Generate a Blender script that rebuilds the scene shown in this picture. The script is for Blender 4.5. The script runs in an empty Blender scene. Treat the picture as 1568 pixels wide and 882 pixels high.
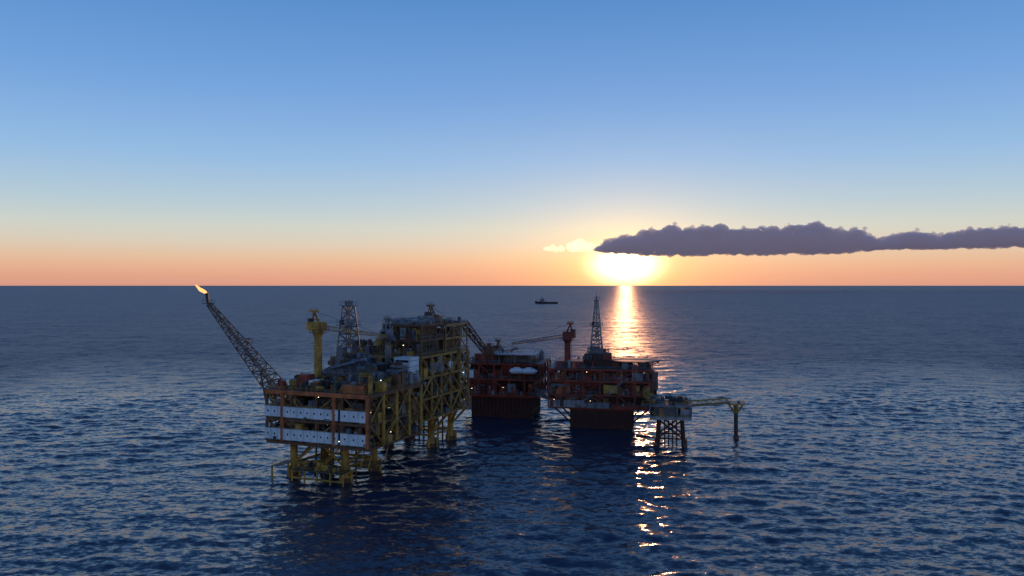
import bpy, bmesh, math, random, time
import numpy as np
from mathutils import Vector, Matrix
T0=time.time()
scene=bpy.context.scene
scene.view_settings.view_transform='Standard'
scene.view_settings.look='None'
scene.view_settings.exposure=0
R=random.Random(7)
SUN_AZ=math.atan(174/1200); SUN_EL=math.radians(1.5)
SUN=Vector((math.sin(SUN_AZ)*math.cos(SUN_EL),math.cos(SUN_AZ)*math.cos(SUN_EL),math.sin(SUN_EL)))

# ---------------------------------------------------------------- materials
def new_mat(name):
    m=bpy.data.materials.new(name); m.use_nodes=True
    nt=m.node_tree; nt.nodes.clear()
    return m,nt,nt.nodes,nt.links
MATS={}
def paint(name,col,rough=.55,rust=.35,dark=.45,scale=.35,metal=0):
    m,nt,N,L=new_mat(name)
    out=N.new('ShaderNodeOutputMaterial'); bs=N.new('ShaderNodeBsdfPrincipled')
    tc=N.new('ShaderNodeTexCoord')
    n1=N.new('ShaderNodeTexNoise'); n1.inputs['Scale'].default_value=scale; n1.inputs['Detail'].default_value=8
    n2=N.new('ShaderNodeTexNoise'); n2.inputs['Scale'].default_value=scale*3.3; n2.inputs['Detail'].default_value=9; n2.inputs['Roughness'].default_value=.7
    mp=N.new('ShaderNodeMapping'); mp.inputs['Scale'].default_value=(1,1,.35)
    L.new(tc.outputs['Object'],n1.inputs['Vector']); L.new(tc.outputs['Object'],mp.inputs['Vector']); L.new(mp.outputs[0],n2.inputs['Vector'])
    r1=N.new('ShaderNodeValToRGB'); r1.color_ramp.elements[0].position=.35; r1.color_ramp.elements[1].position=.65
    c=Vector(col); 
    r1.color_ramp.elements[0].color=(*(c*dark),1); r1.color_ramp.elements[1].color=(*c,1)
    r2=N.new('ShaderNodeValToRGB'); r2.color_ramp.elements[0].position=.46; r2.color_ramp.elements[1].position=.66
    r2.color_ramp.elements[0].color=(0,0,0,1); r2.color_ramp.elements[1].color=(rust,rust,rust,1)
    mx=N.new('ShaderNodeMixRGB'); mx.inputs[2].default_value=(.10,.035,.015,1)
    L.new(n1.outputs['Fac'],r1.inputs[0]); L.new(n2.outputs['Fac'],r2.inputs[0])
    L.new(r1.outputs[0],mx.inputs[1]); L.new(r2.outputs[0],mx.inputs[0]); L.new(mx.outputs[0],bs.inputs['Base Color'])
    bs.inputs['Roughness'].default_value=rough; bs.inputs['Metallic'].default_value=metal
    L.new(bs.outputs[0],out.inputs[0]); MATS[name]=m; return m
paint('yellow_paint',(.62,.35,.06),rust=.5)
paint('ochre_paint',(.46,.25,.06),rust=.5)
paint('orange_paint',(.62,.17,.05),rust=.3)
paint('red_oxide',(.32,.05,.03),rust=.35)
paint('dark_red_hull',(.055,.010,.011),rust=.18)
paint('white_panel',(.74,.82,.88),rust=.12,dark=.8,rough=.35)
paint('grey_steel',(.22,.24,.27),rust=.4)
paint('blue_grey_clad',(.14,.18,.24),rust=.25)
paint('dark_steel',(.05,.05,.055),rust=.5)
paint('deck_green',(.06,.085,.07),rust=.5)
paint('rusty_brown',(.19,.09,.045),rust=.6)
paint('galvanised',(.38,.40,.42),rust=.3,metal=.2)
paint('window_glass',(.015,.02,.03),rough=.1,rust=0)
def emis(name,col,s):
    m,nt,N,L=new_mat(name); out=N.new('ShaderNodeOutputMaterial'); e=N.new('ShaderNodeEmission')
    e.inputs[0].default_value=(*col,1); e.inputs[1].default_value=s; L.new(e.outputs[0],out.inputs[0]); MATS[name]=m
emis('lamp_glow',(1,.8,.5),4)
emis('flame',(1,.38,.13),2.2)

# ---------------------------------------------------------------- builder
class B:
    def __init__(s,name,loc=(0,0,0),rot=0):
        s.e=bpy.data.objects.new(name,None); scene.collection.objects.link(s.e)
        s.e.location=loc; s.e.rotation_euler=(0,0,rot); s.parts={}; s.cur=None
    def part(s,n):
        s.cur=s.parts.setdefault(n,{'v':[],'f':[],'m':[],'ml':[]})
        return s
    def _add(s,vs,fs,mat):
        c=s.cur; o=len(c['v']); c['v'].extend(vs)
        if mat not in c['ml']: c['ml'].append(mat)
        mi=c['ml'].index(mat)
        for f in fs: c['f'].append([i+o for i in f]); c['m'].append(mi)
    BF=[(0,3,2,1),(4,5,6,7),(0,1,5,4),(1,2,6,5),(2,3,7,6),(3,0,4,7)]
    def box(s,x0,x1,y0,y1,z0,z1,mat):
        s._add([(x0,y0,z0),(x1,y0,z0),(x1,y1,z0),(x0,y1,z0),(x0,y0,z1),(x1,y0,z1),(x1,y1,z1),(x0,y1,z1)],s.BF,mat)
    def cbox(s,c,sz,mat,rz=0):
        a,b_=math.cos(rz),math.sin(rz); vs=[]
        for dz in(-.5,.5):
            for dx,dy in((-.5,-.5),(.5,-.5),(.5,.5),(-.5,.5)):
                x,y=dx*sz[0],dy*sz[1]
                vs.append((c[0]+a*x-b_*y,c[1]+b_*x+a*y,c[2]+dz*sz[2]))
        s._add(vs,s.BF,mat)
    def _basis(s,p,q):
        d=(q-p).normalized(); up=Vector((0,0,1)) if abs(d.z)<.95 else Vector((0,1,0))
        a=d.cross(up).normalized(); return a,a.cross(d).normalized()
    def pipe(s,p,q,r,mat,n=8,r2=None):
        p=Vector(p);q=Vector(q)
        if (q-p).length<1e-4:return
        a,b_=s._basis(p,q); r2=r if r2 is None else r2; vs=[]
        for c,rr in((p,r),(q,r2)):
            for i in range(n):
                t=2*math.pi*i/n+.3927; vs.append(tuple(c+a*math.cos(t)*rr+b_*math.sin(t)*rr))
        fs=[(i,(i+1)%n,n+(i+1)%n,n+i) for i in range(n)]+[tuple(range(n))[::-1],tuple(range(n,2*n))]
        s._add(vs,fs,mat)
    def beam(s,p,q,w,mat): s.pipe(p,q,w*.7,mat,4)
    def prism(s,pts,y0,y1,mat): # pts in x,z
        n=len(pts); vs=[(x,y0,z) for x,z in pts]+[(x,y1,z) for x,z in pts]
        fs=[(i,(i+1)%n,n+(i+1)%n,n+i) for i in range(n)]+[tuple(range(n))[::-1],tuple(range(n,2*n))]
        s._add(vs,fs,mat)
    def truss(s,p,q,w0,w1,n,r,mat,rb=None):
        p=Vector(p);q=Vector(q);a,b_=s._basis(p,q); rb=rb or r*.6
        def ring(t):
            c=p.lerp(q,t); w=(w0+(w1-w0)*t)/2
            return [c+a*w+b_*w,c-a*w+b_*w,c-a*w-b_*w,c+a*w-b_*w]
        rs=[ring(i/n) for i in range(n+1)]
        for k in range(4): s.beam(rs[0][k],rs[-1][k],r,mat)
        for i in range(n):
            for k in range(4):
                j=(k+1)%4
                s.beam(rs[i][k],rs[i][j],rb,mat)
                if (i+k)%2: s.beam(rs[i][k],rs[i+1][j],rb,mat)
                else: s.beam(rs[i][j],rs[i+1][k],rb,mat)
        for k in range(4): s.beam(rs[n][k],rs[n][(k+1)%4],rb,mat)
    def rail(s,pts,mat,h=1.2,closed=True):
        pts=[Vector(p) for p in pts]; m=len(pts)
        for i in range(m if closed else m-1):
            p,q=pts[i],pts[(i+1)%m]; n=max(1,int((q-p).length/1.8))
            for hh in(h,h*.55): s.beam(p+Vector((0,0,hh)),q+Vector((0,0,hh)),.07,mat)
            for k in range(n+1):
                c=p.lerp(q,k/n); s.beam(c,c+Vector((0,0,h)),.07,mat)
    def rrail(s,x0,x1,y0,y1,z,mat,h=1.2): s.rail([(x0,y0,z),(x1,y0,z),(x1,y1,z),(x0,y1,z)],mat,h)
    def frame(s,x0,x1,y0,y1,lv,nx,ny,mat,w=.5,plate='dark_steel',brace=True,rail='yellow_paint',seed=0):
        rr=random.Random(seed)
        xs=[x0+(x1-x0)*i/nx for i in range(nx+1)]; ys=[y0+(y1-y0)*i/ny for i in range(ny+1)]
        for z in lv:
            s.box(x0+.2,x1-.2,y0+.2,y1-.2,z-.22,z,plate)
            for y in ys: s.cbox(((x0+x1)/2,y,z-.45),(x1-x0+.3,.35,.9),mat)
            for x in xs: s.cbox((x,(y0+y1)/2,z-.46),(.35,y1-y0+.34,.86),mat)
            if rail: s.rrail(x0-.2,x1+.2,y0-.2,y1+.2,z,rail)
        for a,b_ in zip(lv[:-1],lv[1:]):
            for i,x in enumerate(xs):
                for j,y in enumerate(ys):
                    if i in(0,nx) or j in(0,ny) or rr.random()<.5:
                        s.pipe((x,y,a),(x,y,b_-.9),w*.55,mat,8)
            if brace:
                for yy in(y0,y1,ys[len(ys)//2]):
                    for i in range(nx):
                        if rr.random()<.7:
                            p,q=(xs[i],xs[i+1]) if rr.random()<.5 else (xs[i+1],xs[i])
                            s.pipe((p,yy,a),(q,yy,b_-.7),w*.36,mat,6)
                for xx in(x0,x1):
                    for j in range(ny):
                        if rr.random()<.8:
                            p,q=(ys[j],ys[j+1]) if rr.random()<.5 else (ys[j+1],ys[j])
                            s.pipe((xx,p,a),(xx,q,b_-.7),w*.36,mat,6)
    def clutter(s,x0,x1,y0,y1,z,n,hmax,mats,seed=0,lights=0):
        rr=random.Random(seed)
        for i in range(n):
            x=rr.uniform(x0,x1);y=rr.uniform(y0,y1);h=rr.uniform(.25,1)*hmax;k=rr.random();m=rr.choice(mats)
            if k<.38:
                a,b_=rr.uniform(.8,3.2),rr.uniform(.8,3)
                s.cbox((x,y,z+h/2),(a,b_,h),m,rr.choice([0,0,0,.02]))
                if rr.random()<.5: s.cbox((x,y,z+h+.2),(a*.6,b_*.5,.4),rr.choice(mats))
                if a>1.8:
                    for q in range(int(a/.8)): s.cbox((x-a/2+.5+q*.8,y,z+h*.5),(.12,b_+.16,h*.94),m)
            elif k<.5:
                r=rr.uniform(.4,1.1); s.pipe((x,y,z),(x,y,z+h),r,m,12); s.pipe((x,y,z+h),(x,y,z+h+r*.4),r,m,12,r*.4)
            elif k<.62:
                r=rr.uniform(.4,.9);l=rr.uniform(2,5);zz=z+r+.5
                if rr.random()<.5: s.pipe((x-l/2,y,zz),(x+l/2,y,zz),r,m,12)
                else: s.pipe((x,y-l/2,zz),(x,y+l/2,zz),r,m,12)
                s.cbox((x,y,z+.3),(1.2,1.2,.6),'dark_steel')
            elif k<.86:
                zz=z+h*rr.uniform(.4,1); l=rr.uniform(3,9); r=rr.uniform(.08,.25)
                if rr.random()<.5: p,q=(max(x0,x-l/2),y),(min(x1,x+l/2),y)
                else: p,q=(x,max(y0,y-l/2)),(x,min(y1,y+l/2))
                for o in range(rr.randint(1,3)):
                    s.pipe((p[0],p[1],zz+o*.5),(q[0],q[1],zz+o*.5),r,m,6)
                s.pipe((*p,z),(*p,zz),r,m,6); s.pipe((*q,z),(*q,zz),r,m,6)
            else:
                s.truss((x,y,z),(x,y,z+h),1.4,1.4,max(2,int(h/1.5)),.14,m)
        for i in range(lights):
            x=rr.uniform(x0,x1);y=rr.uniform(y0,y1);s.cbox((x,y,z+hmax*rr.uniform(.4,.95)),(.24,.24,.2),'lamp_glow')
    def stair(s,p,q,mat,w=1.0):
        p=Vector(p);q=Vector(q);d=q-p;side=Vector((-d.y,d.x,0)).normalized()*w/2
        for sd in(side,-side):
            s.beam(p+sd,q+sd,.2,mat); s.beam(p+sd+Vector((0,0,1.1)),q+sd+Vector((0,0,1.1)),.08,mat)
        n=max(2,int(abs(d.z)/.5))
        for i in range(n):
            c=p.lerp(q,(i+.5)/n); s.cbox(c,(.8,.8,.06),mat,math.atan2(d.y,d.x))
    def crane(s,x,y,z0,z1,r,mat,tip,bw=1.6,cab='white_panel',k_=1.0):
        s.pipe((x,y,z0),(x,y,z1),r,mat,14)
        s.pipe((x,y,z1),(x,y,z1+.8),r*1.5,mat,14); s.pipe((x,y,z1-1.6),(x,y,z1),r,mat,14,r*1.4)
        for zz in(z0+(z1-z0)*.35,z0+(z1-z0)*.7): s.pipe((x,y,zz),(x,y,zz+.25),r*1.25,mat,14)
        s.rail([(x+3.1*math.cos(t*math.pi/4),y+3.1*math.sin(t*math.pi/4),z1) for t in range(8)],mat)
        s.pipe((x,y,z1-.12),(x,y,z1),3.2,'dark_steel',12)
        s.beam((x+r,y-r,z0),(x+r,y-r,z1),.12,mat); s.beam((x+r+.6,y-r,z0),(x+r+.6,y-r,z1),.12,mat)
        t=Vector(tip); o=Vector((x,y,z1+1.6)); d=(t-o); dh=Vector((d.x,d.y,0)).normalized(); sd=Vector((-dh.y,dh.x,0))
        az=math.atan2(dh.y,dh.x)
        s.cbox((x-dh.x*.8,y-dh.y*.8,z1+2.3),(5.4*k_,3.4*k_,2.9),mat,az)
        s.cbox((x-dh.x*2.6,y-dh.y*2.6,z1+4.3),(1.8,2.6,1.3),'dark_steel',az)
        c=o+dh*1.4-sd*2.3; s.cbox((c.x,c.y,z1+2),(2.1,1.8,2.8),cab,az)
        s.cbox((c.x+dh.x*.95,c.y+dh.y*.95,z1+2.3),(.4,1.5,1.4),'window_glass',az)
        top=Vector((x,y,z1+7.4))-dh*1.4
        for k in(-1,1):
            s.beam(o+sd*k*1.1+dh*1.2,top+sd*k*.4,.4,mat); s.beam(o+sd*k*1.1-dh*2.2,top+sd*k*.4,.4,mat)
            s.beam(o+sd*k*.75-dh*2+Vector((0,0,2.8)),o+sd*k*.75+dh*.6+Vector((0,0,2.8)),.26,mat)
        s.beam(top+sd*1.2,top-sd*1.2,.4,mat); s.cbox(tuple(top),(2.8*k_,2.2*k_,.7),mat,az); s.rail([tuple(top+sd*1+dh*1.2),tuple(top-sd*1+dh*1.2),tuple(top-sd*1-dh*1.2),tuple(top+sd*1-dh*1.2)],mat,1.1)
        b0=o+dh*1.8; s.truss(b0,t,bw,bw*.5,max(6,int(d.length/2)),.18,mat,.11)
        for k in(-.4,.4): s.beam(top+sd*k,t+sd*k*.5,.06,'dark_steel')
        s.beam(t,t-Vector((0,0,3.5)),.05,'dark_steel'); s.cbox((t.x,t.y,t.z-3.8),(.5,.5,.9),mat)
    def derrick(s,x,y,z0,z1,w0,w1,mat,n=10,board=.62,th=1.0):
        s.truss((x,y,z0),(x,y,z1),w0,w1,n,.34*th,mat,.2*th)
        zb=z0+(z1-z0)*board; wb=w0+(w1-w0)*board+2.2
        s.cbox((x,y,zb),(wb,wb,.3),mat); s.rrail(x-wb/2,x+wb/2,y-wb/2,y+wb/2,zb,mat,1.4)
        s.cbox((x+wb*.2,y-wb*.2,zb+1),(1.6,1.8,2),mat); s.cbox((x-wb*.25,y-wb*.3,zb+.9),(1.2,1.2,1.8),'dark_steel')
        s.cbox((x,y,z1+.15),(w1+1.6,w1+1.6,.3),mat); s.rrail(x-w1/2-.8,x+w1/2+.8,y-w1/2-.8,y+w1/2+.8,z1+.3,mat,1.3)
        s.cbox((x,y,z1+1.1),(w1*.6,w1*.8,1.6),mat); s.beam((x,y,z1),(x,y,z1+4),.14,mat)
        s.beam((x,y,z1),(x,y,z0+5),.2,'dark_steel'); s.cbox((x,y,z0+(z1-z0)*.35),(1.2,1,2.6),'yellow_paint')
        s.pipe((x+w0*.3,y,z0),(x+w1*.3,y,z0+(z1-z0)*.6),.22,mat,6)
    def done(s):
        for n,c in s.parts.items():
            if not c['v']: continue
            me=bpy.data.meshes.new(n); me.from_pydata(c['v'],[],c['f'])
            for m in c['ml']: me.materials.append(MATS[m])
            me.polygons.foreach_set('material_index',c['m']); me.update()
            o=bpy.data.objects.new(n,me); scene.collection.objects.link(o); o.parent=s.e

GM=['grey_steel','ochre_paint','rusty_brown','dark_steel','deck_green','galvanised','rusty_brown','blue_grey_clad','dark_steel','yellow_paint']
# ================================================================ production platform
p=B('production_platform',(-45.5,249,0),math.radians(-22))
p.part('jacket_legs')
legs=[(-33.5,6),(-13,6),(-33.5,24),(-13,24),(-33.5,67),(-13,67),(-33.5,84),(-13,84)]
for x,y in legs:
    p.pipe((x,y,-8),(x,y,13),1.25,'yellow_paint',16); p.pipe((x,y,-8),(x,y,1.6),2.1,'rusty_brown',16); p.pipe((x,y,1.6),(x,y,3.6),2.1,'yellow_paint',16,1.25)
    p.pipe((x,y,10.5),(x,y,12.8),1.25,'orange_paint',16,1.7)
    for dx,dy in((2.4,0),(0,-2.4)):
        p.pipe((x+dx,y+dy,-8),(x+dx,y+dy,4),.55,'yellow_paint',8); p.beam((x,y,3),(x+dx,y+dy,3),.4,'yellow_paint')
for grp in(legs[:4],legs[4:]):
    (a,b_,c,d)=grp
    for q,r_ in((a,b_),(c,d),(a,c),(b_,d),(a,d)):
        p.pipe((*q,4.5),(*r_,4.5),.45,'yellow_paint',8)
    for q,r_ in((a,c),(b_,d)):
        p.pipe((*q,4.5),(*r_,12.5),.4,'yellow_paint',8)
    p.pipe((*a,4.5),((a[0]+b_[0])/2,a[1],12.5),.35,'yellow_paint',8)
    p.pipe((*b_,4.5),((a[0]+b_[0])/2,a[1],12.5),.35,'yellow_paint',8)
rr=random.Random(3)
for i in range(9):
    x=-30+i*1.9; p.pipe((x,14+rr.uniform(-3,3),-6),(x,14+rr.uniform(-2,2),13),.35,'rusty_brown',8)
for i in range(8):
    x=-28+i*2.2; p.pipe((x,76,-6),(x,76,14),.35,'rusty_brown',8)
p.part('boat_landing')
p.box(-29,-9,-1,4.6,4.0,4.25,'deck_green'); p.rrail(-29,-9,-1,4.6,4.25,'yellow_paint')
for x in(-29,-24,-19,-14,-9): p.pipe((x,-1,0.3),(x,-1,4.2),.25,'yellow_paint'); p.pipe((x,-1,4.0),(x,6,4.4),.25,'yellow_paint')
p.beam((-29,-1,1.6),(-9,-1,1.6),.4,'yellow_paint')
p.box(-37.5,-34.5,-0.5,8,4.6,4.8,'deck_green'); p.rrail(-37.5,-34.5,-.5,8,4.8,'yellow_paint'); 
for q in((-37.5,-.5),(-37.5,8)): p.pipe((*q,-5),(*q,4.6),.35,'yellow_paint')
p.box(-10.6,-4,6,16,5,5.2,'deck_green'); p.rrail(-10.6,-4,6,16,5.2,'yellow_paint')
for q in((-4,6),(-4,16),(-7,6)): p.pipe((*q,5),(q[0]+2,q[1],13),.2,'yellow_paint')
p.stair((-20,3,4.3),(-12,3,13),'yellow_paint')
p.clutter(-28,-10,0,4,4.25,14,2.4,['yellow_paint','rusty_brown','dark_steel'],seed=63)
p.part('front_deck_structure')
p.frame(-40,0,0,34,[13,20.6,30],4,4,'rusty_brown',1.0,'dark_steel',True,'yellow_paint',1)
p.frame(-39.2,-.8,1,33,[16.9,25.3],4,4,'ochre_paint',.5,'dark_steel',False,None,5)
for x in(-33.5,-13,-.4): p.pipe((x,-.1,13),(x,-.1,29.2),.75,'orange_paint',12)
for y in(8.5,17,25.5,34): p.pipe((.1,y,13),(.1,y,29.2),.65,'yellow_paint',12)
for (x0,x1) in((-33.5,-23),(-13,-23),(-40,-33.5)):
    for a,b_ in((13,20),(21,29)): p.pipe((x0,.6,b_),(x1,.6,a+ .3),.38,'ochre_paint',8)
p.stair((.8,6,13),(.8,16,20.6),'yellow_paint'); p.stair((.8,28,20.6),(.8,18,30),'yellow_paint')
for y0,y1,a,b_ in((0,8.5,20.6,13),(8.5,17,13,20.6),(17,25.5,20.6,13),(0,8.5,20.6,29),(8.5,17,29,20.6),(17,25.5,20.6,29),(25.5,34,29,20.6)):
    p.pipe((.15,y0,a),(.15,y1,b_),.35,'ochre_paint',8)
p.part('wind_wall_panels')
for z0,z1 in((13.7,17.3),(21.3,24.7)):
    for x0,x1 in((-40.4,-11.2),(-10.4,-.2)):
        p.box(x0,x1,-.62,-.42,z0,z1,'white_panel')
        p.box(x0,x1,-.75,-.40,z1+.003,z1+.2,'galvanised'); p.box(x0,x1,-.75,-.40,z0-.2,z0-.003,'galvanised')
        n=int((x1-x0)/2.6)
        for i in range(n):
            x=x0+(i+.5)*(x1-x0)/n
            p.cbox((x,-.64,z0+(z1-z0)*.5),(.5,.06,.6),'window_glass')
            p.cbox((x+(x1-x0)/n/2-.04,-.66,(z0+z1)/2),(.05,.08,z1-z0-.02),'galvanised')
    p.box(-40.6,-40.4,-.4,12,z0,z1,'white_panel')
p.part('deck_equipment')
for z,h in((13,3.0),(16.9,3),(20.6,3.8),(25.3,3.2)):
    p.clutter(-38,-2,2,32,z,80,h,GM,seed=int(z*10),lights=3)
    p.clutter(-3.5,-.5,1,33,z,26,h,GM,seed=int(z*11),lights=2)
    p.clutter(-39,-1,.4,2.5,z,30,h,GM,seed=int(z*12),lights=3)
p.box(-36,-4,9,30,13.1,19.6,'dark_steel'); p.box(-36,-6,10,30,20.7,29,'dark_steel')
p.box(-40.3,.3,-.55,-.35,28.7,30.1,'orange_paint'); p.box(.33,.5,-.3,34,28.8,30.2,'rusty_brown')
p.part('top_deck_equipment')
p.clutter(-38,-1,2,12,30,75,3.2,GM+['orange_paint','red_oxide'],seed=11,lights=2)
p.clutter(-38,-1,12,33,30,60,4.5,GM,seed=12,lights=2)
p.box(-11,-3,1.5,5.5,30.05,32.6,'orange_paint'); p.box(-30.5,-26.5,4,8,30.05,35,'red_oxide'); p.box(-26,-24,4,8,30.05,33.2,'white_panel')
p.part('process_module')
p.prism([(-31,30.1),(-7,30.1),(-7,35),(-13,37.2),(-25,37.2),(-31,33.6)],15,31,'blue_grey_clad')
for i in range(13): p.cbox((-30.5+i*1.95,14.9,32.4),(.25,.3,4.6),'grey_steel')
p.clutter(-31,-7,13,14.8,30,30,4.5,GM,seed=77)
p.box(-31.5,-6.5,14.3,15,34.6,35,'grey_steel'); p.rail([(-31,14.4,35),(-7,14.4,35)],'galvanised',closed=False)
p.clutter(-26,-13,16,30,37.2,40,3.4,['grey_steel','blue_grey_clad','rusty_brown','dark_steel'],seed=14)
p.clutter(-24,-8,14,30,35.2,36,4.4,['grey_steel','dark_steel','rusty_brown','deck_green'],seed=24)
p.pipe((-24,14,36.4),(-10,14,40),.6,'blue_grey_clad',10); p.box(-5.8,-1.2,20,27,30.1,36,'blue_grey_clad')
for z in(32,34.6): p.cbox((-1.15,23.5,z),(.1,6,1.0),'window_glass')
p.clutter(-6,-1,2,32,30,40,6,GM,seed=25,lights=1); p.clutter(-5.6,-1.4,20,27,36,8,2.5,GM,seed=26)
p.part('drilling_derrick'); p.derrick(-27.6,30,37,57.5,6.6,3.0,'grey_steel',8,.66,1.35)
p.cbox((-27.6,30,36.6),(9,9,1),'grey_steel')
for sx in(-4,4):
    for sy in(-4,4): p.beam((-27.6+sx,30+sy,30),(-27.6+sx,30+sy,36.4),.5,'grey_steel')
p.cbox((-29,27.5,40),(2.6,2.6,5),'grey_steel')
p.part('pedestal_crane'); p.crane(-30.2,15,30,48.6,1.35,'yellow_paint',(-13,33,46.5),1.5,'ochre_paint',1.1)
p.crane(-17,40,30,45,1.1,'grey_steel',(-8,30,45.5),1.1,'grey_steel')
p.part('flare_boom')
p.truss((-37.5,4.5,27.5),(-69.5,5,58.3),5.4,1.3,17,.32,'rusty_brown',.2)
p.pipe((-38,4.5,27.5),(-70,5,58.8),.32,'galvanised',8); p.pipe((-37,3.5,28.5),(-69.5,4.6,59),.16,'yellow_paint',6)
p.pipe((-70,5,58.4),(-70.7,5,62.2),.45,'dark_steel',10,.6); p.cbox((-69.8,5,58.6),(3,3,.25),'dark_steel'); p.rrail(-71.3,-68.3,3.5,6.5,58.7,'rusty_brown')
p.beam((-40,1,20),(-46,4,35),.4,'rusty_brown'); p.beam((-40,8,20),(-46,5.5,35),.4,'rusty_brown')
p.truss((-52,5,45),(-52,5,46.5),2.2,2.2,1,.15,'rusty_brown')
for z in(22,25): p.beam((-40,4,z),(-41.5,4,28),.5,'rusty_brown')
p.part('bridge_section')
p.frame(-36,-6,34.6,46,[20.6,30],3,1,'rusty_brown',.7,'dark_steel',True,'yellow_paint',9)
p.clutter(-34,-6,35,45,20.6,25,6,GM,seed=31); p.clutter(-34,-6,35,45,30,60,7,GM,seed=32,lights=2)
p.part('rear_deck_structure')
p.frame(-42,-7,47,89,[14,22,30,38],4,5,'ochre_paint',1.0,'dark_steel',True,'yellow_paint',2)
p.frame(-41,-7.8,48,88,[18,26,34],4,5,'rusty_brown',.5,'dark_steel',False,None,6)
for j in range(5):
    y0=47+j*8.4
    for k,(a,b_) in enumerate(((14,22),(22,30),(30,38))):
        if (j+k)%2: p.pipe((-6.8,y0,a),(-6.8,y0+8.4,b_),.42,'ochre_paint',8)
        else: p.pipe((-6.8,y0,b_),(-6.8,y0+8.4,a),.42,'ochre_paint',8)
for y in(67,84): 
    p.pipe((-13,y,6),(-7,y-6,14),.5,'yellow_paint',8); p.pipe((-13,y,6),(-7,y+5,14),.5,'yellow_paint',8)
for z,h in((14,3.4),(18,3.4),(22,3.4),(26,3.4),(30,3.4),(34,3.4)):
    p.clutter(-40,-8,48,88,z,60,h,GM,seed=int(z*7),lights=1)
    p.clutter(-11,-7.3,48,88,z,30,h,GM,seed=int(z*8),lights=2)
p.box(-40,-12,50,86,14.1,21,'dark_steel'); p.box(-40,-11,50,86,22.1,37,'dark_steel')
p.stair((-6,52,14),(-6,62,22),'yellow_paint'); p.stair((-6,74,22),(-6,64,30),'yellow_paint'); p.stair((-6,70,30),(-6,80,38),'yellow_paint')
p.part('accommodation_module')
p.box(-13,-6.4,37.5,44.5,31.5,38.5,'white_panel')
for i in range(3): p.box(-13.1,-6.3,37.4,44.6,32.8+i*2.2,32.95+i*2.2,'grey_steel')
p.cbox((-9.5,37.4,37.2),(5,.1,.8),'window_glass')
p.frame(-24,-7.2,48,66,[38.2,44.4,50.2],3,3,'rusty_brown',.6,'dark_steel',True,'galvanised',21)
p.box(-23,-8.5,49.4,65,38.3,43.4,'deck_green'); p.box(-21,-9.5,50,64,44.5,49.2,'rusty_brown')
for i in range(6):
    p.cbox((-21.5+i*2.3,49.35,41.2),(1,.12,1),'window_glass'); p.cbox((-8.42,51+i*2.3,41.2),(.12,1,1),'window_glass')
p.rrail(-24.4,-7,47.6,66.2,50.9,'galvanised',1.5)
p.clutter(-23,-8,49,65,50.2,18,2,['galvanised','grey_steel'],seed=41); p.clutter(-23,-8,47.6,49.3,38.2,20,5,GM,seed=46,lights=1); p.clutter(-23,-8,47.8,49.9,44.4,16,4.6,GM,seed=47)
for i in range(9): p.beam((-24+i*2.1,47.6,50),(-24+i*2.1,47.6,53.2),.1,'galvanised')
p.frame(-22,-7.2,68,88,[38.2,44,49.4],2,3,'ochre_paint',.6,'dark_steel',True,'galvanised',22)
p.box(-20,-9,70,86,38.3,43,'rusty_brown'); p.clutter(-21,-8,69,87,44,40,4.4,GM,seed=43,lights=1); p.clutter(-21,-8,69,87,49.4,20,2.5,GM,seed=44)
p.clutter(-40,-23,48,87,38,70,6,GM,seed=45,lights=1)
p.box(-6.9,-6.6,54,66,31,35,'blue_grey_clad'); p.box(-6.9,-6.6,70,74,31,35,'white_panel')
p.part('rear_pedestal_crane'); p.crane(-12.5,67,38,49.5,1.2,'rusty_brown',(-9,86,47),1.5,'ochre_paint')
p.part('access_bridge'); p.truss((-9,89,49),(-5,108,32.5),2.4,2.0,10,.34,'rusty_brown',.22); p.beam((-7.5,89,44),(-5.6,105,33),.4,'rusty_brown')
p.done()

# ================================================================ accommodation platform (red, far)
RM=['red_oxide','red_oxide','dark_red_hull','grey_steel','dark_steel','galvanised','rusty_brown','dark_steel','orange_paint']
a=B('accommodation_platform',(-5.4,386,0),math.radians(-12))
a.part('hull_base')
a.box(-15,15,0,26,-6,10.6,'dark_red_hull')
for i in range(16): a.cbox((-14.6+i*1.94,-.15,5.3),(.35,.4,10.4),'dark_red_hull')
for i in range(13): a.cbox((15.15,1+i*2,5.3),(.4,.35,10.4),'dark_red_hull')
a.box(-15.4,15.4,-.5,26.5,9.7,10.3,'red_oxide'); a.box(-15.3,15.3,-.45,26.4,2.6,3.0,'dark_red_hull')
a.box(-20,-15.2,2,8,3,9,'galvanised')
a.part('deck_structure')
a.frame(-18,20,-3,28,[11.6,19.4,27],5,4,'red_oxide',.9,'dark_steel',True,'galvanised',51)
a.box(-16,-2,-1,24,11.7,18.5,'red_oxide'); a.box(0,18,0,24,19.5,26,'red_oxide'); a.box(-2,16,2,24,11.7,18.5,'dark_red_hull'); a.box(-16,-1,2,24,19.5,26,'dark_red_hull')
for z in(14,16.6): 
    for i in range(7): a.cbox((-14.5+i*1.8,-1.05,z),(.9,.1,.9),'window_glass')
for z,h in((11.6,5),(19.4,5)): a.clutter(-17,19,-2.6,27,z,70,h,RM,seed=int(z*3),lights=2); a.clutter(-17,19,-2.8,0,z,30,h,RM,seed=int(z*4),lights=2)
a.box(-18.5,-13,-3.6,1,19.6,23.4,'white_panel'); a.box(4,8,-3.5,-.3,13,17,'grey_steel')
a.part('lifeboat')
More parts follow.
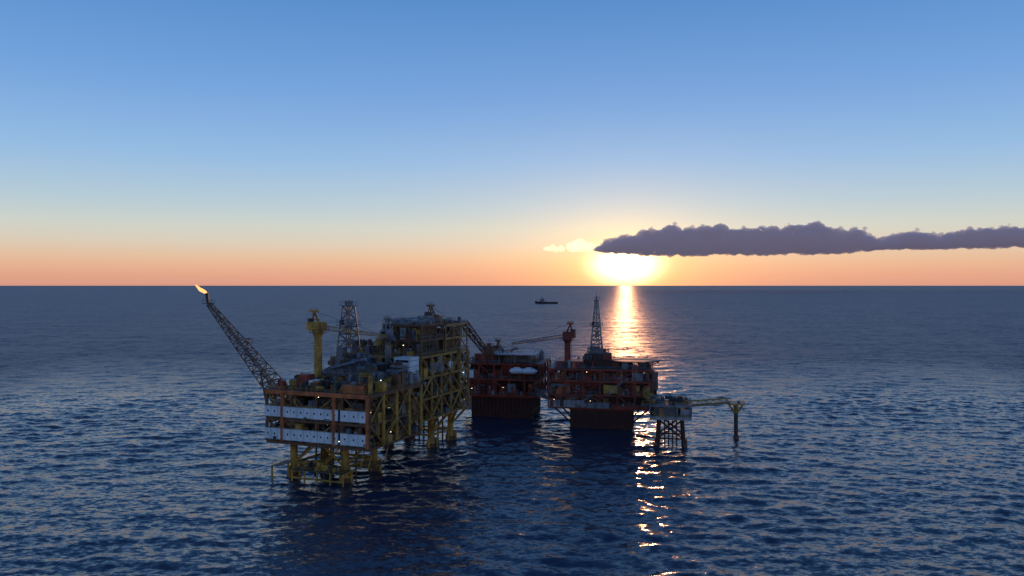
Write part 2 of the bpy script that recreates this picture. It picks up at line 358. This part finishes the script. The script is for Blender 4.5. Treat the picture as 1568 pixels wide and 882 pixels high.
for x in(9,15):
    a.pipe((x-2.6,-4.6,23.5),(x+2.6,-4.6,23.5),1.4,'white_panel',12); a.pipe((x+2.6,-4.6,23.5),(x+3.8,-4.6,23.7),1.4,'white_panel',12,.4); a.pipe((x-2.6,-4.6,23.5),(x-3.6,-4.6,23.6),1.4,'white_panel',12,.5)
    a.cbox((x,-4.6,25),(2.6,1.6,.8),'white_panel')
    for d in(-1.8,1.8): a.beam((x+d,-3,20),(x+d,-4.8,27),.3,'red_oxide')
a.part('top_deck')
a.clutter(-17,19,-2,27,27,60,4,RM,seed=61,lights=2)
a.box(-14,-4,2,14,27.1,31,'red_oxide'); a.box(2,14,4,18,27.1,30.2,'grey_steel')
a.box(-2,18,-6,8,31.2,31.6,'galvanised'); a.rrail(-2,18,-6,8,31.6,'white_panel')
for x in(0,8,16): a.beam((x,-5,27),(x,-5,31.2),.4,'grey_steel'); a.beam((x,6,27),(x,6,31.2),.4,'grey_steel')
a.crane(-1.5,5,27,30,1.1,'rusty_brown',(8,2,34),1.4,'grey_steel',.8); a.derrick(-8,8,31,34,4,3,'rusty_brown',2,.5)
a.done()

# ================================================================ drilling platform (red)
d=B('drilling_platform',(40.3,355,0),math.radians(-10))
d.part('hull_base')
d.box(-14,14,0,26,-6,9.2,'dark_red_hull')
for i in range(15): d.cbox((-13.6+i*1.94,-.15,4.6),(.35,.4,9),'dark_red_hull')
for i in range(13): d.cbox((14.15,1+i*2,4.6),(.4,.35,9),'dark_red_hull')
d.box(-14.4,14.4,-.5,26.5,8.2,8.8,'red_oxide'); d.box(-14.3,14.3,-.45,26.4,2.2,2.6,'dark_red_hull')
d.part('deck_structure')
d.frame(-23.5,23,-3,29,[10.2,16,22.2,27.4],6,4,'red_oxide',.9,'dark_steel',True,'galvanised',71)
d.box(-21,-3,-1,26,10.3,15.2,'grey_steel'); d.box(-2,20,1,26,10.3,15.2,'dark_red_hull')
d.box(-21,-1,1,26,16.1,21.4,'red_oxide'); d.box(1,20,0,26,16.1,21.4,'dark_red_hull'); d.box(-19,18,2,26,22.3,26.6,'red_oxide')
d.box(-23.9,-7,-3.7,-3.45,10,13.2,'galvanised'); d.box(-6.6,4,-3.7,-3.45,9.8,12.4,'grey_steel'); d.box(4.4,23,-3.7,-3.45,9.8,11.2,'red_oxide')
for i in range(8): d.box(-23.7+i*2.1,-23.5+i*2.1,-3.85,-3.42,9.9,13.3,'dark_steel')
d.box(1.4,7.6,-3.9,1,16.6,20.2,'yellow_paint'); d.box(14,19,-3.4,2,22.4,26,'grey_steel')
d.box(21,25.5,2,8,18,26,'grey_steel'); d.box(21,25,10,20,14,24,'dark_steel')
for z,h in((10.2,4),(16,4.4),(22.2,3.8)): d.clutter(-22.5,22,-2.6,0,z,60,h,RM+['ochre_paint'],seed=int(z*5),lights=2); d.clutter(20,23,0,27,z,25,h,RM,seed=int(z*6),lights=0)
for z in(12.6,18.6,24.4):
    for i in range(9): d.cbox((-19.5+i*1.9,-1.05 if z<15 else .95 if z<20 else 1.95,z),(.9,.1,.9),'window_glass')
d.stair((-10,-4.3,10.2),(-4,-4.3,16),'galvanised'); d.stair((10,-4.3,22.2),(4,-4.3,16),'galvanised')
for x in(-22,-18,18,22): d.pipe((x,0,10),(x*.62 if abs(x)<20 else x*.6,1,2),.4,'dark_red_hull')
d.part('top_deck'); d.clutter(-22,22,-2,27,27.4,90,3.2,RM,seed=81,lights=2)
d.box(-20,-8,0,12,27.5,30.4,'red_oxide')
d.part('drill_floor'); d.box(-8.5,5,4,16,27.5,31,'dark_red_hull'); d.box(-7.5,3,4.5,15,31.1,33.6,'dark_steel'); d.box(-4.5,-1,4.6,8,33.7,37,'grey_steel'); d.clutter(-8,4,4,14,31,30,5,['dark_steel','red_oxide','grey_steel'],seed=88)
d.part('drilling_derrick'); d.derrick(-2.7,10,33.5,58,5.6,1.3,'galvanised',12,.52,1.25)
d.part('helideck')
oct_=[(14.5+12.5*math.cos(math.pi/8+i*math.pi/4),11+12.5*math.sin(math.pi/8+i*math.pi/4)) for i in range(8)]
d._add([(x,y,30.2) for x,y in oct_]+[(x,y,30.6) for x,y in oct_],[tuple(range(8))[::-1],tuple(range(8,16))]+[(i,(i+1)%8,8+(i+1)%8,8+i) for i in range(8)],'deck_green')
big=[(14.5+14*math.cos(math.pi/8+i*math.pi/4),11+14*math.sin(math.pi/8+i*math.pi/4)) for i in range(8)]
for i in range(8):
    q,r_=big[i],big[(i+1)%8]; d.beam((*q,30.9),(*r_,30.9),.12,'galvanised'); d.beam((*q,30.9),(*oct_[i],30.3),.15,'galvanised'); d.beam((*oct_[i],30.2),(14.5+(oct_[i][0]-14.5)*.5,11+(oct_[i][1]-11)*.5,27.4),.35,'red_oxide')
d.part('pedestal_crane'); d.crane(-15.5,3,27,40,1.4,'red_oxide',(-42,6,37.6),1.6,'red_oxide')
d.done()

# ================================================================ walkways
w=B('walkway_bridge',(0,0,0),0); w.part('bridge_truss')
w.truss((12,384,13),(19,366,13),2.6,2.6,7,.3,'galvanised'); w.beam((12,384,11.8),(19,366,11.8),1.4,'grey_steel')
w.done()
w=B('walkway_bridge',(0,0,0),0); w.part('bridge_truss')
w.truss((59,347,17),(60,326,17),2.4,2.4,8,.28,'yellow_paint'); w.beam((59,347,15.9),(60,326,15.9),1.2,'grey_steel'); w.done()

# ================================================================ wellhead platform
h=B('wellhead_platform',(63.5,314,0),math.radians(-12))
h.part('jacket')
for x in(-5,5):
    for y in(2,13):
        h.pipe((x*1.15,y+(-.6 if y<5 else .6),-8),(x*.9,y,12),.85,'dark_red_hull',14)
        h.pipe((x*1.12,y,-8),(x*1.1,y,1.2),1.2,'rusty_brown',14)
for y in(2,13):
    h.pipe((-5,y,3.2),(5,y,3.2),.35,'dark_red_hull'); h.pipe((-5,y,3.2),(5,y,11),.35,'dark_red_hull'); h.pipe((5,y,3.2),(-5,y,11),.35,'dark_red_hull')
for x in(-5,5): h.pipe((x,2,3.2),(x,13,3.2),.35,'dark_red_hull'); h.pipe((x,2,3.2),(x,13,11),.35,'dark_red_hull')
for i in range(4): h.pipe((-2.4+i*1.6,7,-6),(-2.4+i*1.6,7,12),.3,'rusty_brown')
h.part('deck_structure')
h.frame(-8,8,0,15,[12,17],3,3,'grey_steel',.7,'dark_steel',True,'yellow_paint',91)
h.box(-6.5,3,1.2,13,12.1,16,'grey_steel'); h.box(4,7.6,.6,6,12.1,15.4,'galvanised'); h.box(-8.3,8.3,-.3,-.1,11,12.4,'galvanised')
h.clutter(-7.5,7.5,.4,14,12,30,3.8,GM,seed=92,lights=1); h.clutter(-7.5,7.5,.4,14,17,26,2.0,GM,seed=93,lights=1)
h.box(-11.5,-8.2,3,10,15.5,15.8,'dark_steel'); h.rrail(-11.5,-8.2,3,10,15.8,'yellow_paint')
h.done()
m=B('mooring_dolphin',(95.5,334,0),0)
m.part('pile'); m.pipe((0,0,-8),(0,0,12),.85,'dark_steel',16); m.pipe((0,0,-8),(0,0,1),1.2,'rusty_brown',16); m.cbox((0,0,3.5),(2.6,2.6,.2),'yellow_paint')
m.part('pile_head')
m.pipe((0,0,10.6),(0,0,14.2),.95,'ochre_paint',12)
for sx in(-1,1):
    m.pipe((0,0,9.6),(2.9*sx,0,14.1),.38,'yellow_paint',8); m.pipe((0,0,9.6),(0,1.6*sx,14.1),.3,'yellow_paint',8)
m.box(-3.6,3.4,-1.5,1.5,14.1,14.6,'yellow_paint'); m.rrail(-3.6,3.4,-1.5,1.5,14.6,'yellow_paint'); m.cbox((1.2,0,15.2),(1,.8,1.2),'grey_steel')
m.part('bridge_truss'); m.truss((-24.5,-14,16.6),(-3,0,15.9),2.0,2.0,12,.22,'yellow_paint',.14); m.beam((-24.5,-14,15.7),(-3,0,15),.8,'grey_steel')
m.done()

# ================================================================ supply ship
s=B('supply_ship',(123,2790,0),0)
s.part('hull')
st=[(-40,6,0,5.5),(-38,8,0,5.5),(-15,8.5,0,5),(10,8.5,0,5),(25,7,0,6.5),(36,3.2,0,8.5),(41,.3,2,9.5)]
st=[(-x,wd,z0,z1) for x,wd,z0,z1 in st]
vs=[];fs=[]
for x,wd,z0,z1 in st: vs+=[(x,-wd,z1),(x,-wd*.8,z0-1),(x,wd*.8,z0-1),(x,wd,z1)]
for i in range(len(st)-1):
    o=i*4
    for k in range(4): fs.append((o+k,o+(k+1)%4,o+4+(k+1)%4,o+4+k))
fs+=[(0,1,2,3),(24,25,26,27)]
s._add(vs,fs,'dark_red_hull')
s.part('superstructure')
s.box(-26,-8,-7,7,6,11,'grey_steel'); s.box(-24,-10,-6,6,11,15,'grey_steel'); s.box(-22.5,-12,-5,5,15,18.5,'galvanised'); s.box(-22.6,-11.9,-5.1,5.1,16.2,17.4,'window_glass')
s.box(-12,-9,-5,-3,11,18,'dark_steel'); s.box(-12,-9,3,5,11,18,'dark_steel')
s.beam((-17,0,18),(-17,0,27),.8,'dark_steel'); s.beam((-19.5,0,23),(-14.5,0,23),.5,'dark_steel'); s.beam((-34,0,8),(-34,0,14),.6,'dark_steel')
s.part('cargo_deck'); s.clutter(-4,34,-6,6,5,16,3,['dark_steel','red_oxide','grey_steel'],seed=5); s.box(-6,-2,-5,5,5,9,'grey_steel')
s.box(-8,39,-8.3,-8,5,6.2,'dark_steel')
s.done()

# ================================================================ flame
def flame():
    bm=bmesh.new(); bmesh.ops.create_icosphere(bm,subdivisions=4,radius=1)
    from mathutils import noise
    for v in bm.verts:
        t=(v.co.z+1)/2
        w_=max(.03,math.sin(math.pi*min(1,t**.62))**.8)*(1-.45*t)
        nn=noise.noise_vector(v.co*2.1+Vector((3,1,t*2)))*.6
        x=v.co.x*w_*1.3+nn.x*t; y=v.co.y*w_*1.3+nn.y*t
        v.co=Vector((x-t*4.9,y,t*3.1+nn.z*.9*t))
    me=bpy.data.meshes.new('gas_flame'); bm.to_mesh(me); bm.free()
    me.materials.append(MATS['flame']); o=bpy.data.objects.new('gas_flame',me); scene.collection.objects.link(o)
    for q in me.polygons: q.use_smooth=True
    o.parent=p.e; o.location=(-70.7,5,61.9)
flame()
print('TIME structures',time.time()-T0)
# ================================================================ sea
def axis(lo,hi,step,far_lo,far_hi,g=1.035):
    core=list(np.arange(lo,hi,step)); x=core[-1]; s_=step; up=[]
    while x<far_hi: s_*=g; x+=s_; up.append(x)
    x=core[0]; s_=step; dn=[]
    while x>far_lo: s_*=g; x-=s_; dn.append(x)
    return np.array(dn[::-1]+core+up)
xs=axis(-270,290,1.0,-160000,160000,1.04); ys=axis(135,430,.7,-60000,160000,1.016)
X,Y=np.meshgrid(xs.astype(np.float32),ys.astype(np.float32)); 
dx=np.gradient(xs); dy=np.gradient(ys); SP=np.maximum(dx[None,:],dy[:,None]*1.1).astype(np.float32)
Z=np.zeros_like(X); rng=np.random.default_rng(4)
near=(SP<14).astype(np.float32)
wind=math.radians(-100)
for i in range(64):
    lam=2.6*(24/2.6)**rng.random(); k=2*math.pi/lam
    th=wind+rng.normal(0,.66); ph=rng.random()*6.283
    sl=.031 if lam<10 else .017
    A=sl/k; wgt=np.clip(lam/(3*SP)-.8,0,1)
    Z+=wgt*A*np.sin(np.float32(k*math.cos(th))*X+np.float32(k*math.sin(th))*Y+np.float32(ph))
G=.85+.3*np.sin(X*.021+Y*.013+1)*np.sin(Y*.017-X*.009)+.2*np.sin(X*.05-Y*.033)
Z*=G*near
far=np.clip((SP-1.0)/5.0,0,1)**.7
nx_,ny_=len(xs),len(ys)
co=np.stack([X,Y,Z],-1).reshape(-1,3).astype(np.float32)
idx=np.arange(nx_*ny_).reshape(ny_,nx_)
F=np.stack([idx[:-1,:-1],idx[:-1,1:],idx[1:,1:],idx[1:,:-1]],-1).reshape(-1,4).astype(np.int32)
me=bpy.data.meshes.new('sea'); me.vertices.add(len(co)); me.vertices.foreach_set('co',co.ravel())
me.loops.add(F.size); me.loops.foreach_set('vertex_index',F.ravel()); me.polygons.add(len(F))
me.polygons.foreach_set('loop_start',np.arange(0,F.size,4,dtype=np.int32)); me.polygons.foreach_set('loop_total',np.full(len(F),4,dtype=np.int32))
me.polygons.foreach_set('use_smooth',np.ones(len(F),dtype=bool)); me.update(calc_edges=True)
at=me.attributes.new('unresolved','FLOAT','POINT'); at.data.foreach_set('value',far.ravel().astype(np.float32))
sea=bpy.data.objects.new('sea',me); scene.collection.objects.link(sea)
print('sea verts',len(co),'TIME',time.time()-T0)
mt,nt,N,L=new_mat('sea_water')
out=N.new('ShaderNodeOutputMaterial'); bs=N.new('ShaderNodeBsdfPrincipled')
bs.inputs['Base Color'].default_value=(.018,.030,.056,1); bs.inputs['IOR'].default_value=1.34
an=N.new('ShaderNodeAttribute'); an.attribute_name='unresolved'
mr=N.new('ShaderNodeMapRange'); mr.inputs['To Min'].default_value=.17; mr.inputs['To Max'].default_value=.43; L.new(an.outputs['Fac'],mr.inputs['Value']); L.new(mr.outputs[0],bs.inputs['Roughness'])
ge=N.new('ShaderNodeNewGeometry')
def vm(op,a_,b_=None):
    n=N.new('ShaderNodeVectorMath'); n.operation=op
    for i,v in enumerate((a_,b_)):
        if v is None: continue
        if isinstance(v,tuple): n.inputs[i].default_value=v
        else: L.new(v,n.inputs[i])
    return n.outputs[0]
acc=ge.outputs['Normal']
for scale,amp,det,stretch,farboost in((.7,.95,6,(.6,1,1),0),(.16,.34,4,(.5,1,1),1.5),(.035,.07,3,(.4,1,1),3.5),(.008,.06,3,(.5,1,1),1)):
    mp=N.new('ShaderNodeMapping'); mp.inputs['Scale'].default_value=stretch; mp.inputs['Rotation'].default_value=(0,0,math.radians(12)); L.new(ge.outputs['Position'],mp.inputs['Vector'])
    nz=N.new('ShaderNodeTexNoise'); nz.inputs['Scale'].default_value=scale; nz.inputs['Detail'].default_value=det; nz.inputs['Roughness'].default_value=.62
    L.new(mp.outputs[0],nz.inputs['Vector'])
    v=vm('SUBTRACT',nz.outputs['Color'],(.5,.5,.5)); v=vm('MULTIPLY',v,(amp*1.35,amp,0))
    if farboost:
        m1=N.new('ShaderNodeMath'); m1.operation='MULTIPLY_ADD'; L.new(an.outputs['Fac'],m1.inputs[0]); m1.inputs[1].default_value=farboost; m1.inputs[2].default_value=1
        sc_=N.new('ShaderNodeVectorMath'); sc_.operation='SCALE'; L.new(v,sc_.inputs[0]); L.new(m1.outputs[0],sc_.inputs['Scale']); v=sc_.outputs[0]
    acc=vm('ADD',acc,v)
acc=vm('NORMALIZE',acc); L.new(acc,bs.inputs['Normal']); L.new(bs.outputs[0],out.inputs[0]); me.materials.append(mt)

# ================================================================ clouds
def cloud(name,profile,D,dens,seed,thick=220,col=(.8,.77,.78),glowc=(.070,.062,.096),aniso=.3,vox=13,gap=0):
    rr=random.Random(seed); V=[];Fc=[]
    t_=bmesh.new(); bmesh.ops.create_icosphere(t_,subdivisions=2,radius=1); tv=[v.co.copy() for v in t_.verts]; tf=[[v.index for v in f.verts] for f in t_.faces]; t_.free()
    def puff(x,y,z,a,b_,c):
        o=len(V); V.extend([(x+v.x*a,y+v.y*b_,z+v.z*c) for v in tv]); Fc.extend([[i+o for i in f] for f in tf])
    xs_=[q[0] for q in profile]; x=xs_[0]
    while x<xs_[-1]:
        if rr.random()<gap: x+=40; continue
        zb=np.interp(x,xs_,[q[1] for q in profile]); zt=np.interp(x,xs_,[q[2] for q in profile]); hgt=max(20,zt-zb)
        yo=D+rr.uniform(-.6,.6)*thick
        puff(x,yo,zb+hgt*.3+rr.uniform(-.06,.06)*hgt,rr.uniform(70,140) if not gap else 40,thick*.7,hgt*.34)
        zt+=rr.uniform(-.26,.12)*hgt
        r=hgt*rr.uniform(.2,.36)+8; puff(x,D+rr.uniform(-.5,.5)*thick,zt-r*1.05,r*1.1,r*1.3,r)
        for k in range(3):
            r=rr.uniform(13,36); puff(x+rr.uniform(-30,30),D+rr.uniform(-.5,.3)*thick,zt-r*.7-rr.uniform(-.1,.4)*hgt,r*1.1,r,r)
        r=hgt*rr.uniform(.25,.4); puff(x,D+rr.uniform(-.8,.5)*thick,rr.uniform(zb+r*.9,max(zb+r,zt-r*1.3)),r*1.5,r*1.3,r)
        x+=rr.uniform(26,50)
    me=bpy.data.meshes.new(name); me.from_pydata(V,[],Fc)
    o=bpy.data.objects.new(name,me); scene.collection.objects.link(o)
    rm=o.modifiers.new('r','REMESH'); rm.mode='VOXEL'; rm.voxel_size=vox
    for ts,stg in((70,46),(22,32)):
        t=bpy.data.textures.new(name+str(ts),'CLOUDS'); t.noise_scale=ts; t.noise_depth=3
        dm=o.modifiers.new('d','DISPLACE'); dm.texture=t; dm.strength=stg; dm.mid_level=.42; dm.texture_coords='GLOBAL'
    m_,nt,N,L=new_mat(name+'_vapour'); out=N.new('ShaderNodeOutputMaterial')
    pv=N.new('ShaderNodeVolumePrincipled'); pv.inputs['Color'].default_value=(*col,1); pv.inputs['Density'].default_value=dens; pv.inputs['Anisotropy'].default_value=aniso
    # added emission stands in for multiple scattering, which single-bounce volume light misses
    pv.inputs['Emission Strength'].default_value=dens; pv.inputs['Emission Color'].default_value=(*glowc,1)
    L.new(pv.outputs[0],out.inputs['Volume'])
    me.materials.append(m_); return o
D=12000; k=D/1200
def PR(l): return [((px-784)*k,65+(437-yb)*k,65+(437-yt)*k) for px,yb,yt in l]
cloud('cloud',PR([(918,384,377),(935,386,364),(960,388,359),(1010,390,351),(1035,390,347),(1065,390,353),(1100,389,345),(1140,389,352),(1175,388,348),(1210,388,349),(1245,387,340),(1285,386,353),(1315,384,351),(1342,382,366),(1375,381,359),(1410,381,354),(1440,380,362),(1480,379,350),(1530,378,348),(1600,377,350),(1700,376,350),(1850,374,362)]),D,.015,3)
cloud('wispy_cloud',PR([(832,385,379),(850,385,376),(866,386,375),(885,386,367),(905,386,375)]),D*.98,.009,8,thick=60,col=(.95,.9,.85),glowc=(.95,.75,.45),aniso=.6,vox=12,gap=.25)
print('TIME clouds',time.time()-T0)
# ================================================================ world
wd=bpy.data.worlds.new('World'); scene.world=wd; wd.use_nodes=True
N=wd.node_tree.nodes; L=wd.node_tree.links; N.clear()
out=N.new('ShaderNodeOutputWorld'); bg=N.new('ShaderNodeBackground'); L.new(bg.outputs[0],out.inputs[0])
sky=N.new('ShaderNodeTexSky'); sky.sky_type='NISHITA'; sky.sun_disc=False; sky.sun_elevation=SUN_EL; sky.sun_rotation=SUN_AZ
sky.air_density=1; sky.dust_density=1; sky.ozone_density=1.5
tc=N.new('ShaderNodeTexCoord'); nrm=N.new('ShaderNodeVectorMath'); nrm.operation='NORMALIZE'; L.new(tc.outputs['Generated'],nrm.inputs[0])
sp=N.new('ShaderNodeSeparateXYZ'); L.new(nrm.outputs[0],sp.inputs[0])
def mth(op,a_,b_=None,clamp=False):
    n=N.new('ShaderNodeMath'); n.operation=op; n.use_clamp=clamp
    for i,v in enumerate((a_,b_)):
        if v is None: continue
        if isinstance(v,(int,float)): n.inputs[i].default_value=v
        else: L.new(v,n.inputs[i])
    return n.outputs[0]
t=mth('POWER',mth('MAXIMUM',sp.outputs[2],0),.5)
rp=N.new('ShaderNodeValToRGB'); L.new(t,rp.inputs[0])
stops=[(0,(.66,.31,.24)),(.012,(.77,.38,.26)),(.024,(.80,.46,.30)),(.036,(.78,.54,.37)),(.052,(.71,.62,.50)),(.072,(.62,.66,.60)),(.10,(.47,.61,.69)),(.154,(.30,.51,.78)),(.232,(.18,.38,.74)),(.342,(.095,.27,.61)),(.6,(.055,.16,.42)),(1,(.04,.11,.32))]
cr=rp.color_ramp
cr.elements[0].position=0; cr.elements[0].color=(*stops[0][1],1); cr.elements[1].position=1; cr.elements[1].color=(*stops[-1][1],1)
for z_,c in stops[1:-1]:
    e=cr.elements.new(math.sqrt(z_)); e.color=(*c,1)
def glow(sx,zs,width,power,col,amp):
    sb=N.new('ShaderNodeVectorMath'); sb.operation='SUBTRACT'; L.new(nrm.outputs[0],sb.inputs[0]); sb.inputs[1].default_value=SUN
    ml=N.new('ShaderNodeVectorMath'); ml.operation='MULTIPLY'; L.new(sb.outputs[0],ml.inputs[0]); ml.inputs[1].default_value=(sx,sx,zs)
    ln=N.new('ShaderNodeVectorMath'); ln.operation='LENGTH'; L.new(ml.outputs[0],ln.inputs[0])
    e=mth('EXPONENT',mth('MULTIPLY',mth('POWER',mth('DIVIDE',ln.outputs['Value'],width),power),-1))
    e=mth('MULTIPLY',e,amp)
    v=N.new('ShaderNodeVectorMath'); v.operation='SCALE'; v.inputs[0].default_value=col; L.new(e,v.inputs['Scale']); return v.outputs[0]
def addv(a_,b_):
    n=N.new('ShaderNodeVectorMath'); n.operation='ADD'; L.new(a_,n.inputs[0]); L.new(b_,n.inputs[1]); return n.outputs[0]
def scv(a_,f):
    n=N.new('ShaderNodeVectorMath'); n.operation='SCALE'; L.new(a_,n.inputs[0]); n.inputs['Scale'].default_value=f; return n.outputs[0]
tot=addv(scv(rp.outputs[0],.97),scv(sky.outputs[0],.004))
tot=addv(tot,glow(1,1.8,.039,3,(1,.74,.46),2.6))
tot=addv(tot,glow(1,1.5,.050,1,(1,.52,.05),1.3))
tot=addv(tot,glow(1,2.6,.18,1,(1,.42,.07),.26))
L.new(tot,bg.inputs[0]); bg.inputs[1].default_value=1.0

# sun
sl=bpy.data.lights.new('sun','SUN'); sl.energy=.8; sl.angle=math.radians(.6); sl.color=(1,.42,.18)
so=bpy.data.objects.new('sun',sl); scene.collection.objects.link(so); so.rotation_euler=(-SUN).to_track_quat('-Z','Y').to_euler(); so.location=(100,500,200)
# camera
cam=bpy.data.cameras.new('camera'); cam.sensor_width=36; cam.lens=36*1200/1568; cam.clip_start=1; cam.clip_end=400000
co_=bpy.data.objects.new('camera',cam); scene.collection.objects.link(co_); co_.location=(0,0,65); co_.rotation_euler=(math.radians(90)-math.atan(4/1200),0,0)
scene.camera=co_
print('TIME end',time.time()-T0)
